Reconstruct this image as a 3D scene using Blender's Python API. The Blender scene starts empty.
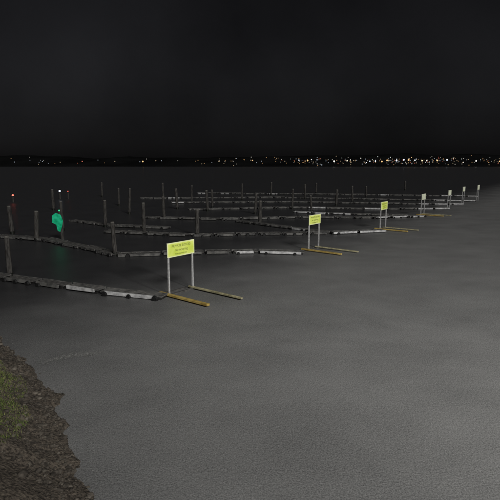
import bpy, bmesh, math, random
from mathutils import Vector, Matrix, noise
random.seed(7)
S=bpy.context.scene
S.view_settings.view_transform='Standard'; S.view_settings.look='None'; S.view_settings.exposure=0

# ---------------- materials ----------------
def mat(name):
    m=bpy.data.materials.new(name); m.use_nodes=True
    nt=m.node_tree; b=nt.nodes['Principled BSDF']
    return m,nt,b
def N(nt,t,**k):
    n=nt.nodes.new(t)
    for a,v in k.items(): setattr(n,a,v)
    return n
def noisy(name,c1,c2,scale=8,rough=.8,bump=.3,detail=4,stretch=(1,1,1),dist=.01,emit=None):
    m,nt,b=mat(name)
    tc=N(nt,'ShaderNodeTexCoord'); mp=N(nt,'ShaderNodeMapping'); mp.inputs['Scale'].default_value=stretch
    nt.links.new(tc.outputs['Object'],mp.inputs[0])
    n=N(nt,'ShaderNodeTexNoise'); n.inputs['Scale'].default_value=scale; n.inputs['Detail'].default_value=detail
    nt.links.new(mp.outputs[0],n.inputs['Vector'])
    r=N(nt,'ShaderNodeValToRGB'); r.color_ramp.elements[0].position=.35; r.color_ramp.elements[1].position=.65
    r.color_ramp.elements[0].color=(*c1,1); r.color_ramp.elements[1].color=(*c2,1)
    nt.links.new(n.outputs['Fac'],r.inputs[0]); nt.links.new(r.outputs[0],b.inputs['Base Color'])
    b.inputs['Roughness'].default_value=rough
    if bump:
        bp=N(nt,'ShaderNodeBump'); bp.inputs['Strength'].default_value=bump; bp.inputs['Distance'].default_value=dist
        nt.links.new(n.outputs['Fac'],bp.inputs['Height']); nt.links.new(bp.outputs[0],b.inputs['Normal'])
    if emit:
        nt.links.new(r.outputs[0],b.inputs['Emission Color']); b.inputs['Emission Strength'].default_value=emit
        m.cycles.emission_sampling='NONE'
    return m
def emis(name,c,s):
    m,nt,b=mat(name); b.inputs['Base Color'].default_value=(*c,1)
    b.inputs['Emission Color'].default_value=(*c,1); b.inputs['Emission Strength'].default_value=s
    m.cycles.emission_sampling='NONE'
    return m
M_wood=noisy('weathered_piling',(.028,.025,.022),(.11,.104,.095),6,.85,.6,6,(3,3,.5),.03)
M_algae=noisy('wet_piling_foot',(.008,.009,.007),(.022,.024,.018),10,.5,.6)
M_cap=noisy('piling_top',(.1,.095,.085),(.2,.19,.17),14,.8)
M_deck=noisy('deck_boards',(.055,.053,.05),(.14,.135,.125),7,.85,.4)
M_fl=noisy('pontoon',(.012,.012,.012),(.035,.034,.032),5,.6)
M_white=noisy('white_edge_board',(.4,.4,.4),(.85,.85,.84),5,.7,.3,6)
M_grayb=noisy('gray_edge_board',(.07,.07,.068),(.23,.225,.21),4,.8,.3,6)
M_rub=noisy('rubber_tyre',(.006,.006,.006),(.018,.018,.018),20,.6)
M_yel=noisy('yellow_beam',(.45,.30,.07),(.8,.6,.19),5,.6,.3,6)
M_yel2=noisy('pale_beam',(.34,.31,.18),(.72,.66,.40),6,.6,.3,6)
M_post=noisy('galvanised_post',(.45,.45,.45),(.7,.7,.69),12,.45)
M_sign=noisy('yellow_panel_glow',(.62,.74,.10),(.80,.88,.22),3,.45,.05,4,emit=.24)  # emission imitates lamp light returned by the sign face
M_signb=noisy('pale_border_glow',(.74,.80,.36),(.85,.88,.5),3,.45,.05,4,emit=.24)  # border glows as well, emission in place of returned light
M_signw=noisy('pale_panel_glow',(.6,.63,.45),(.8,.82,.64),3,.45,.05,4,emit=.22)  # far panels: glow added to imitate retroreflection
M_ink=noisy('sign_lettering',(.20,.24,.04),(.34,.38,.08),6,.6)
M_green=noisy('green_daymark_glow',(.0,.3,.13),(.02,.55,.28),5,.5,.1,4,emit=.28)  # board is no lamp; faint green glow put into its material
M_gl=emis('green_lamp',(.05,1,.4),.5); M_red=emis('red_lamp',(1,.12,.08),3); M_wl=emis('white_lamp',(.7,.8,1),3)

# ---------------- mesh builder ----------------
class MB:
    def __init__(s): s.v=[];s.f=[];s.m=[]
    def box(s,c,size,ang=0,mi=0,R=None,jit=0):
        R=R or Matrix.Rotation(ang,3,'Z'); b=len(s.v)
        for x,y,z in ((-1,-1,-1),(1,-1,-1),(1,1,-1),(-1,1,-1),(-1,-1,1),(1,-1,1),(1,1,1),(-1,1,1)):
            p=R@Vector((x*size[0]/2,y*size[1]/2,z*size[2]/2))+Vector(c)
            if jit: p+=Vector([random.uniform(-jit,jit) for _ in range(3)])
            s.v.append(p)
        for f in ((0,3,2,1),(4,5,6,7),(0,1,5,4),(1,2,6,5),(2,3,7,6),(3,0,4,7)):
            s.f.append([b+i for i in f]); s.m.append(mi)
    def beam(s,p0,p1,w,h,mi=0):
        p0=Vector(p0);p1=Vector(p1);d=p1-p0
        R=d.to_track_quat('X','Z').to_matrix()
        s.box((p0+p1)/2,(d.length,w,h),0,mi,R)
    def tube(s,pts,rs,n=10,mis=None,mi=0,wob=0):
        b=len(s.v); k=len(pts)
        d=(Vector(pts[-1])-Vector(pts[0])).normalized(); R=d.to_track_quat('Z','Y').to_matrix()
        for i,p in enumerate(pts):
            for j in range(n):
                a=2*math.pi*j/n; r=rs[i]*(1+random.uniform(-wob,wob))
                s.v.append(Vector(p)+R@Vector((math.cos(a)*r,math.sin(a)*r,0)))
        for i in range(k-1):
            for j in range(n):
                s.f.append([b+i*n+j,b+i*n+(j+1)%n,b+(i+1)*n+(j+1)%n,b+(i+1)*n+j]); s.m.append(mis[i] if mis else mi)
        s.f.append([b+j for j in range(n)][::-1]); s.m.append(mis[0] if mis else mi)
        s.f.append([b+(k-1)*n+j for j in range(n)]); s.m.append(mis[-1] if mis else mi)
    def ball(s,c,r,mi=0):
        pts=[];rs=[]
        for i in range(7):
            a=-math.pi/2+math.pi*i/6; pts.append((c[0],c[1],c[2]+r*math.sin(a))); rs.append(max(r*math.cos(a),.01*r))
        s.tube(pts,rs,10,mi=mi)
    def done(s,name,mats,smooth=False,bevel=0):
        me=bpy.data.meshes.new(name); me.from_pydata([tuple(v) for v in s.v],[],s.f)
        for m in mats: me.materials.append(m)
        me.polygons.foreach_set('material_index',[int(q) for q in s.m])
        if smooth: me.polygons.foreach_set('use_smooth',[True]*len(s.f))
        me.update(); o=bpy.data.objects.new(name,me); S.collection.objects.link(o)
        if bevel:
            md=o.modifiers.new('b','BEVEL'); md.width=bevel; md.segments=2
        return o

# ---------------- water ----------------
def water():
    w=MB()
    w.v=[Vector((-2500,-60,0)),Vector((2500,-60,0)),Vector((2500,3000,0)),Vector((-2500,3000,0))]
    w.f=[[0,1,2,3]]; w.m=[0]
    m,nt,b=mat('silty_water_painted_light'); L=nt.links.new
    tc=N(nt,'ShaderNodeTexCoord')
    def math_(op,a,bv=None,c=None):
        n=N(nt,'ShaderNodeMath',operation=op)
        for i,v in enumerate((a,bv,c)):
            if v is None: continue
            if isinstance(v,(int,float)): n.inputs[i].default_value=v
            else: L(v,n.inputs[i])
        return n.outputs[0]
    def noise_(sc,det=5,st=(1,1,1),rough=.55,rot=0):
        mp=N(nt,'ShaderNodeMapping'); mp.inputs['Scale'].default_value=st; mp.inputs['Rotation'].default_value=(0,0,rot)
        L(tc.outputs['Object'],mp.inputs[0])
        n=N(nt,'ShaderNodeTexNoise'); n.inputs['Scale'].default_value=sc; n.inputs['Detail'].default_value=det
        n.inputs['Roughness'].default_value=rough
        L(mp.outputs[0],n.inputs['Vector']); return n.outputs['Fac']
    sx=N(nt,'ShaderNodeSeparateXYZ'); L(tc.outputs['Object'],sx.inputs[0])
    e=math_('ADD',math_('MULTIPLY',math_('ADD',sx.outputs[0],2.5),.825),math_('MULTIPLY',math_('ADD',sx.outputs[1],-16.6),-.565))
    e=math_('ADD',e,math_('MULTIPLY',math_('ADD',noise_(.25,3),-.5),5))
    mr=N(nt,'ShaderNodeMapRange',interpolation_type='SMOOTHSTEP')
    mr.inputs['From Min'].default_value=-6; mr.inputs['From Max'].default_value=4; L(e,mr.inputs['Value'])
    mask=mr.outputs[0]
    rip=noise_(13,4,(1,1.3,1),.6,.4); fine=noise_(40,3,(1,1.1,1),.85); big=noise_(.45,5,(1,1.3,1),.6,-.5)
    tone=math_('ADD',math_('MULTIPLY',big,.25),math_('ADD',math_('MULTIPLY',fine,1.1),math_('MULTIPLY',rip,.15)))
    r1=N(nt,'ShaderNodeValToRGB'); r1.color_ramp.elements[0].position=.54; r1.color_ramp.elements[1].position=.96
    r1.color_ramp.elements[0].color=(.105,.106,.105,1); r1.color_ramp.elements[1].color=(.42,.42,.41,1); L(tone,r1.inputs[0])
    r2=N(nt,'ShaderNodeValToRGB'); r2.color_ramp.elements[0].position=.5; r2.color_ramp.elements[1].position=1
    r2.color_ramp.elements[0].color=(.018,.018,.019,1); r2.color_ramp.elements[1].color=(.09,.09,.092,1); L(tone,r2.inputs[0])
    mx=N(nt,'ShaderNodeMixRGB'); L(mask,mx.inputs[0]); L(r2.outputs[0],mx.inputs[1]); L(r1.outputs[0],mx.inputs[2])  # lit grey outside the sign row, dark inside: light painted into water colour
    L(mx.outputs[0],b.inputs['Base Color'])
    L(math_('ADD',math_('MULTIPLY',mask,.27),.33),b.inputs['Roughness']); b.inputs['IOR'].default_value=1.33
    h=math_('ADD',math_('MULTIPLY',rip,.8),math_('MULTIPLY',fine,.3))
    bp=N(nt,'ShaderNodeBump'); bp.inputs['Distance'].default_value=.022
    L(math_('ADD',math_('MULTIPLY',mask,.1),.45),bp.inputs['Strength']); L(h,bp.inputs['Height']); L(bp.outputs[0],b.inputs['Normal'])
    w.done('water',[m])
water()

# ---------------- pilings ----------------
def piling(x,y,h,r=.12):
    b=MB(); tx,ty=random.uniform(-.07,.07),random.uniform(-.05,.05)
    zs=[-.8,.0,.18,.45,.9,1.35,h-.06,h]; zs=sorted(set(z for z in zs if z<=h))
    pts=[(x+tx*z,y+ty*z,z) for z in zs]; rs=[r*(1.12-.14*max(z,0)/h) for z in zs]; rs[-1]*=.75
    mis=[1,1]+[0]*(len(zs)-4)+[2]
    b.tube(pts,rs,12,mis=mis+[2],wob=.05)
    b.done('wooden_piling',[M_wood,M_algae,M_cap],True)
P=[(-9.62,19,1.75),(-6.63,23.5,1.8),(-12.5,28.1,1.9),(-3.3,30.1,1.8),(-15.3,31,1.95),(-6.8,31,2.0),(-12.6,32.5,2.1),(-10.3,34.4,2.0),
(.75,36.2,1.7),(-7,39.5,1.9),(-10.8,43.4,2.2),(.45,43.4,1.8),(-4,46,1.9),(-7.2,48.2,2.0),(-3.8,49.5,1.9),(4.2,48.2,1.9),(5.7,45,1.7),
(9.2,52,1.8),(-6.7,56,2.0),(12,57,1.8),(-1,60,2),(7,62,1.9),(-14,52,2),(-19,47,2.1),(-11,62,2),(15.5,65,1.5),(3,70,1.7),(-20,66,2),(10,74,1.6),(26,82,1.5)]
for p in P: piling(p[0],p[1],p[2]+random.uniform(-.15,.1),random.uniform(.09,.135))

# ---------------- floating docks ----------------
def dock(pts,white=4.0,w=.5):
    """pts[0] is the outer (sign) end"""
    b=MB(); run=0
    for a,c in zip(pts[:-1],pts[1:]):
        a=Vector((*a,0));c=Vector((*c,0));d=c-a;L=d.length;d.normalize();n=Vector((-d.y,d.x,0))
        if n.y>0: n=-n      # near side
        ang=math.atan2(d.y,d.x)
        k=max(1,round(L/1.7)); sl=L/k
        for i in range(k):
            o=a+d*(sl*(i+.5)); dz=random.uniform(-.03,.02); off=n*random.uniform(-.06,.06); da=ang+random.uniform(-.03,.03)
            b.box(o+off+Vector((0,0,.0+dz)),(sl-.18,w*.8,.22),da,1)
            np_=int((sl-.06)/.2)
            r=run+sl*(i+.5)
            wh=(r<white and random.random()<.9) or random.random()<.06
            for j in range(np_):
                b.box(o+off+d*(-sl/2+.12+j*.2)+Vector((0,0,.13+dz)),(.175,w,.035),da,3 if wh else 0,jit=.006)
            b.box(o+off+n*(w/2+.025)+Vector((0,0,.11+dz)),(sl-random.uniform(.08,.5),.045,.12),da,2 if wh else 3,jit=.01)
            b.box(o+off-n*(w/2+.025)+Vector((0,0,.12+dz)),(sl-.1,.045,.1),da,3,jit=.008)
            for q in random.choice([(-.3,.3),(.1,),(-.4,0,.38),(),(.25,)]):
                p=o+off+n*(w/2+.05)+d*(sl*q)+Vector((0,0,.06))
                rr=random.uniform(.07,.12); b.tube([p,p+n*.03,p+n*.09],[rr*.8,rr,rr*.8],12,mi=4)
        run+=L
    return b.done('floating_dock',[M_deck,M_fl,M_white,M_grayb,M_rub])
dock([(-2.84,15.75),(-5.2,16.5),(-9.5,18.5),(-16,21.5)],3.4,.42)
dock([(2.75,23.9),(0.4,24.3),(-2.3,24.0),(-6.5,23.4),(-8.8,25.6),(-12.0,28.2),(-19,31)],3.2)
dock([(8.9,31.9),(5.1,30.8),(.5,30.6),(-3.7,29.9),(-9.5,31.5)],4.6)
dock([(14.8,41.2),(10,39.6),(4,40.2),(-2.4,38.6),(-9,40)],5)
dock([(19.7,48),(13,47.5),(4,49),(-6,47)],5)
dock([(23.3,53),(15,54),(5,56.5),(-9,55)],5)
dock([(26.8,57.6),(17,60),(3,64),(-14,62)],5)
dock([(31,66),(18,69),(-8,73)],5)
dock([(-1,37.5),(1.6,34.6),(5.1,31.2)],0,.4)
dock([(-14,38),(-9.6,34.3),(-5.5,33.4)],0,.4)
dock([(4,44.5),(9,42.5),(13.5,41.2)],3,.4)

# ---------------- signs ----------------
U=Vector((.62,.785,0)).normalized()      # along the row
NRM=Vector((U.y,-U.x,0))                  # faces open water
OUT=Vector((.77,-.64,0)).normalized()
def txt(s,size,c,ang,name,parent):
    cu=bpy.data.curves.new(name,'FONT'); cu.body=s; cu.size=size; cu.align_x='CENTER'; cu.align_y='CENTER'; cu.extrude=.002; cu.offset=.0
    o=bpy.data.objects.new(name,cu); S.collection.objects.link(o)
    o.matrix_world=Matrix.Translation(c)@Matrix.Rotation(ang,4,'Z')@Matrix.Rotation(math.pi/2,4,'X')
    bpy.context.view_layer.update()
    dg=bpy.context.evaluated_depsgraph_get(); me=bpy.data.meshes.new_from_object(o.evaluated_get(dg)); mw=o.matrix_world.copy()
    bpy.data.objects.remove(o); o2=bpy.data.objects.new(name,me); me.materials.clear(); me.materials.append(M_ink)
    S.collection.objects.link(o2); o2.matrix_world=mw; o2.parent=parent
def sign(x,y,w=1.14,hh=1.83,ph=.5,mt=M_sign,beams=True):
    a=Vector((x,y,0)); c=a+U*w; ang=math.atan2(U.y,U.x)
    e=bpy.data.objects.new('yellow_sign' if mt==M_sign else 'pale_sign',None); S.collection.objects.link(e)
    b=MB()
    for p in (a,c): b.box(p+Vector((0,0,hh/2+.02)),(.055,.055,hh-.04),ang,0)
    o=b.done('posts',[M_post]); o.parent=e
    b=MB(); ce=(a+c)/2+NRM*.04+Vector((0,0,hh-ph/2))
    b.box(ce,(w+.14,.018,ph),ang,1); b.box(ce+NRM*.008,(w+.06,.01,ph-.08),ang,0); o=b.done('panel',[mt,M_signb if mt==M_sign else mt]); o.parent=e
    if mt==M_sign:
        ce=ce+NRM*.016
        txt("PRIVATE DOCKS",.12,ce+Vector((0,0,.12)),ang,'lettering_top',e)
        txt("no mooring",.13,ce+Vector((0,0,-.02)),ang,'lettering_middle',e)
        txt("keep channel clear",.075,ce+Vector((0,0,-.15)),ang,'lettering_bottom',e)
    if beams:
        b=MB(); L=2.35
        z=Vector((0,0,.08))
        b.beam(a-OUT*.35-U*.12+z,a+OUT*L*.85-U*.12+z,.13,.07,0)
        b.beam(c-OUT*.2+z,c+OUT*L+z,.09,.06,1)
        b.beam(a-U*.1+Vector((0,0,.02)),c+U*.1+Vector((0,0,.02)),.1,.06,2)
        b.beam(a+U*.02-OUT*.3+Vector((0,0,.02)),c-OUT*.3+Vector((0,0,.02)),.1,.06,2)
        o=b.done('outrigger_beams',[M_yel,M_yel2,M_deck],bevel=.01); o.parent=e
sign(-2.78,16.2); sign(3.05,24.9,1.0,1.85); sign(8.9,33.0,.9,1.9,.55)
sign(14.9,42.3,.8,1.85,.5,M_signw); sign(19.9,49,.75,1.8,.5,M_signw,False); sign(23.5,54,.7,1.9,.5,M_signw,False); sign(27.1,58.3,.7,1.9,.55,M_signw,False)

# ---------------- markers / lamps on the water ----------------
b=MB(); mx,my=-11.3,28.6
b.tube([(mx+.15,my,-.6),(mx+.12,my,.6),(mx+.05,my,1.7)],[.09,.085,.07],12,mi=0,wob=.05)
bb=len(b.v)
prof=[(-.28,1.45),(-.05,1.62),(.22,1.5),(.34,1.15),(.26,.8),(.14,.5),(0,.56),(-.06,.92),(-.3,1.05)]
for yy in (-.12,-.15):
    for px,pz in prof: b.v.append(Vector((mx-.05+px,my+yy,pz)))
n=len(prof); b.f.append([bb+i for i in range(n)]); b.m.append(1); b.f.append([bb+n+i for i in range(n)][::-1]); b.m.append(1)
for i in range(n): b.f.append([bb+i,bb+(i+1)%n,bb+n+(i+1)%n,bb+n+i]); b.m.append(1)
b.ball((mx+.05,my,1.74),.05,2)
b.done('green_channel_marker',[M_wood,M_green,M_gl])
def navl(x,y,h,m,r):
    b=MB(); b.tube([(x,y,-.5),(x,y,h-.1)],[.1,.08],10,mi=0,wob=.04); b.box((x,y,h-.08),(.26,.26,.04),0,0); b.ball((x,y,h),r,1)
    b.done('navigation_light',[M_wood,m])
navl(-27.6,56.8,.8,M_red,.11); navl(-24.1,61.9,1.0,M_wl,.12); navl(-23.2,62.3,.95,M_red,.05)

# ---------------- far shore ----------------
b=MB(); n=160
def hz(x): return 13+5*noise.noise(Vector((x*.004,3,0)))+3*noise.noise(Vector((x*.02,7,0)))+(5 if x>0 else 0)*min(1,abs(x)/300)
for i in range(n+1):
    x=-1400+2800*i/n; h=max(3,hz(x))
    b.v+= [Vector((x,595,-.5)),Vector((x,606,1.5)),Vector((x,660,h*.75)),Vector((x,720,h)),Vector((x,900,h*.5))]
for i in range(n):
    for j in range(4): b.f.append([i*5+j,(i+1)*5+j,(i+1)*5+j+1,i*5+j+1]); b.m.append(0)
M_hill=noisy('far_hill',(.008,.0082,.0083),(.015,.0155,.0155),.02,1,.0)
M_hill.node_tree.nodes['Principled BSDF'].inputs['Specular IOR Level'].default_value=0
b.done('distant_hills',[M_hill],True)
cols=[(1,.95,.85),(.75,.85,1),(1,.58,.25),(1,.78,.5),(.9,1,.95),(1,.25,.15)]
CM=[emis('city_lamp_%d'%i,c,s) for i,(c,s) in enumerate(zip(cols,(1.5,1.5,1.1,1.2,.8,.9)))]
CMd=[emis('city_lamp_dim_%d'%i,c,.14) for i,c in enumerate(cols)]
b=MB()
def cl(x,z,r,mi): 
    b.ball((x,592-random.uniform(0,2),z),r,mi)
for i in range(290):
    x=random.triangular(-90,340,210) if random.random()<.8 else random.uniform(-330,420)
    br=.9 if 120<x<260 else .3
    z=max(1.5,random.gauss(6.8,2.3)); cl(x,z,random.uniform(.3,.55),random.choices(range(12),[br,br,1.3*br,br,.3*br,.3*br,6,5,11,8,3,3])[0])
for x in (-128,142,150,158,166,176,188,196,206,214,222,236,182,70,61,98,118,268,296,5):
    cl(x+random.uniform(-3,3),random.uniform(6,8.5),random.uniform(.6,.95),random.choice([0,0,1,2,2,3]))
b.done('city_lights',CM+CMd)

# ---------------- bank ----------------
K=[(-30,20),(-10,12),(0,5),(2,3),(4,0),(5.9,-2.04),(7.5,-2.85),(9,-3.76),(10.4,-4.8),(12.4,-6.7),(16,-11),(20,-17),(40,-50),(70,-110)]
def xs(y):
    for (a,xa),(c,xc) in zip(K[:-1],K[1:]):
        if y<=c:
            t=(y-a)/(c-a); return xa+(xc-xa)*t
    return K[-1][1]
def bz(s): 
    return -.25+.5*(s+.5) if s<1.2 else .6+ .42*(s-1.2) if s<6 else 2.62+.06*(s-6)
def bpos(y,s):
    w=.22*noise.noise(Vector((y*1.1,0,5)))+.1*noise.noise(Vector((y*3.5,0,9)))
    p=Vector((xs(y)-s*.85+w-.2, y-s*.35, 0))
    p.z=bz(s)+.12*noise.noise(Vector((p.x*1.5,p.y*1.5,0)))+.05*noise.noise(Vector((p.x*6,p.y*6,2)))+.02*noise.noise(Vector((p.x*18,p.y*18,2)))
    return p
b=MB()
ys=[-30+i*2 for i in range(16)]+[2+i*.06 for i in range(1,217)]+[16+i*2 for i in range(26)]
ss=[-.5+.055*i for i in range(90)]+[4.6,5.5,7,10,16,25,40]
for y in ys:
    for s in ss: b.v.append(bpos(y,s))
W=len(ss)
def gl(y): return .56+.25*noise.noise(Vector((y*.9,3,4)))+max(0,(7.9-y)*.4)+max(0,(y-9.6)*.5)
for i in range(len(ys)-1):
    for j in range(W-1): b.f.append([i*W+j,i*W+j+1,(i+1)*W+j+1,(i+1)*W+j]); b.m.append(0)
b.done('bank',[noisy('gravel_and_soil_bank',(.05,.041,.032),(.21,.175,.135),24,.95,.9,8,dist=.05)],True)
b=MB()
ico=bmesh.new(); bmesh.ops.create_icosphere(ico,subdivisions=2,radius=1); IV=[v.co.copy() for v in ico.verts]; IF=[[v.index for v in f.verts] for f in ico.faces]; ico.free()
for i in range(1900):
    y=random.uniform(3.5,14.5); s=random.triangular(-.2,1.1,.2)
    r=random.choice([.010,.014,.018,.02,.028,.035])*random.uniform(.8,1.3)
    if random.random()<.015: r=random.uniform(.05,.08)
    c=bpos(y,s); c.z+=r*.05; o=Vector((i*3.1,i*1.7,0)); q=Matrix.Rotation(random.uniform(0,6),3,'Z'); sc=Vector((random.uniform(.8,1.4),random.uniform(.7,1.1),random.uniform(.5,.85)))
    bs=len(b.v)
    for v in IV:
        k=1+.38*noise.noise(v*1.3+o)
        b.v.append(c+q@Vector((v.x*sc.x,v.y*sc.y,v.z*sc.z))*r*k)
    for f in IF: b.f.append([bs+t for t in f]); b.m.append(1 if i%5==0 else 0)
M_rock=noisy('shore_rock',(.045,.038,.03),(.15,.13,.105),9,.9,.7,6,dist=.03)
M_rock2=noisy('shore_rock_pale',(.09,.08,.065),(.24,.21,.17),8,.9,.6,6,dist=.03)
b.done('shore_rocks',[M_rock,M_rock2])
b=MB()
for i in range(170000):
    y=random.uniform(5,12.5); s=random.uniform(.2,3.2)
    cl_=noise.noise(Vector((y*1.4,s*1.4,8)))+.4*noise.noise(Vector((y*6,s*6,3)))
    g=gl(y)
    if s<g+.4*cl_ or random.random()<.1-.8*cl_: continue
    if s<g+.4 and random.random()<.6: continue
    c=bpos(y,s)-Vector((0,0,.01)); h=random.uniform(.02,.055)*(1+.5*cl_); a=random.uniform(0,6.28); w=random.uniform(.003,.0055)
    d=Vector((math.cos(a),math.sin(a),0)); l=Vector((random.uniform(-.9,.9),random.uniform(-.9,.9),0))*h
    bs=len(b.v); b.v+=[c-d*w,c+d*w,c+d*w*.7+l*.4+Vector((0,0,h*.6)),c-d*w*.7+l*.4+Vector((0,0,h*.6)),c+l+Vector((0,0,h))]
    mi=random.choices((0,1,2),(5,3,2))[0]
    b.f+=[[bs,bs+1,bs+2,bs+3],[bs+3,bs+2,bs+4]]; b.m+=[mi,mi]
b.done('grass',[noisy('grass_a',(.10,.17,.03),(.19,.26,.06),2,.8,0),noisy('grass_b',(.22,.26,.07),(.31,.33,.11),2,.8,0),noisy('grass_dry',(.24,.21,.12),(.34,.29,.17),2,.8,0)])
# scum line lying on the water beside the bank
b=MB()
for i in range(1500):
    t=random.random(); k=random.random()
    if k<.75: p=Vector((-4.75+1.05*t,10.45+.8*t+.12*math.sin(t*5),.006))+Vector((random.gauss(0,.1),random.gauss(0,.07),0))
    else:
        y=random.uniform(6,12); p=Vector((xs(y)+.02+.1*noise.noise(Vector((y*2,0,0)))+abs(random.gauss(0,.09)),y,.006))
    p.z+=random.uniform(0,.003); r=random.uniform(.003,.013); b0=len(b.v); n=7
    for j in range(n): 
        a=j*2*math.pi/n; q=r*random.uniform(.4,1.5); b.v.append(p+Vector((math.cos(a)*q*1.5,math.sin(a)*q,0)))
    b.f.append([b0+j for j in range(n)]); b.m.append(0)
b.done('foam',[noisy('foam_flecks',(.22,.22,.21),(.45,.45,.43),20,.8,0)])

# ---------------- lighting ----------------
el,az=math.radians(34),math.radians(155)   # az from +Y clockwise : behind right
dirv=Vector((math.sin(az)*math.cos(el),math.cos(az)*math.cos(el),math.sin(el)))
su=bpy.data.lights.new('even_fill_sun','SUN'); su.energy=1.05; su.angle=math.radians(14); su.color=(1,.985,.97)  # added sun lamp for even fill light; no moon is seen
so=bpy.data.objects.new('even_fill_sun',su); S.collection.objects.link(so); so.rotation_euler=dirv.to_track_quat('Z','Y').to_euler()
wd=bpy.data.worlds.new('World'); S.world=wd; wd.use_nodes=True; nt=wd.node_tree; bg=nt.nodes['Background']
sk=N(nt,'ShaderNodeTexSky',sky_type='NISHITA'); sk.sun_disc=False; sk.sun_elevation=el; sk.sun_rotation=az
hs=N(nt,'ShaderNodeHueSaturation'); hs.inputs['Saturation'].default_value=.15
tc=N(nt,'ShaderNodeTexCoord'); ns=N(nt,'ShaderNodeTexNoise'); ns.inputs['Scale'].default_value=2.6; ns.inputs['Detail'].default_value=6
nt.links.new(tc.outputs['Generated'],ns.inputs['Vector'])
mr=N(nt,'ShaderNodeMapRange'); mr.inputs['From Min'].default_value=.3; mr.inputs['From Max'].default_value=.7; mr.inputs['To Min'].default_value=.65; mr.inputs['To Max'].default_value=1.35
nt.links.new(ns.outputs['Fac'],mr.inputs[0])
# sky dimmed by elevation, darker towards the horizon
sp=N(nt,'ShaderNodeSeparateXYZ'); nt.links.new(tc.outputs['Generated'],sp.inputs[0])
hr=N(nt,'ShaderNodeMapRange',interpolation_type='SMOOTHSTEP'); hr.inputs['From Min'].default_value=-.02; hr.inputs['From Max'].default_value=.22; hr.inputs['To Min'].default_value=.5; hr.inputs['To Max'].default_value=1
nt.links.new(sp.outputs[2],hr.inputs[0])
mu=N(nt,'ShaderNodeMath',operation='MULTIPLY'); nt.links.new(mr.outputs[0],mu.inputs[0]); nt.links.new(hr.outputs[0],mu.inputs[1])
mm=N(nt,'ShaderNodeVectorMath',operation='SCALE')
nt.links.new(sk.outputs[0],hs.inputs['Color']); nt.links.new(hs.outputs[0],mm.inputs[0]); nt.links.new(mu.outputs[0],mm.inputs['Scale'])
tn=N(nt,'ShaderNodeVectorMath',operation='MULTIPLY'); tn.inputs[1].default_value=(1.0,.97,1.04); nt.links.new(mm.outputs[0],tn.inputs[0])
nt.links.new(tn.outputs[0],bg.inputs['Color']); bg.inputs['Strength'].default_value=.0017

# harbour floodlight (the lamp whose pool of light lies on the water)
def flood(x,y,z,tx,ty,e,ang):
    l=bpy.data.lights.new('harbour_floodlight','SPOT'); l.energy=e; l.spot_size=math.radians(ang); l.spot_blend=1; l.shadow_soft_size=1.0; l.color=(1,.98,.95)
    o=bpy.data.objects.new('harbour_floodlight',l); S.collection.objects.link(o); o.location=(x,y,z)
    o.rotation_euler=(Vector((x,y,z))-Vector((tx,ty,0))).to_track_quat('Z','Y').to_euler()
flood(13,-3,11,8,17,9500,105)

# ---------------- camera ----------------
cd=bpy.data.cameras.new('camera'); cd.lens=35; cd.sensor_width=36; cd.clip_end=6000
co=bpy.data.objects.new('camera',cd); S.collection.objects.link(co); co.location=(0,0,4.5); co.rotation_euler=(math.radians(90-10.15),0,0)
S.camera=co
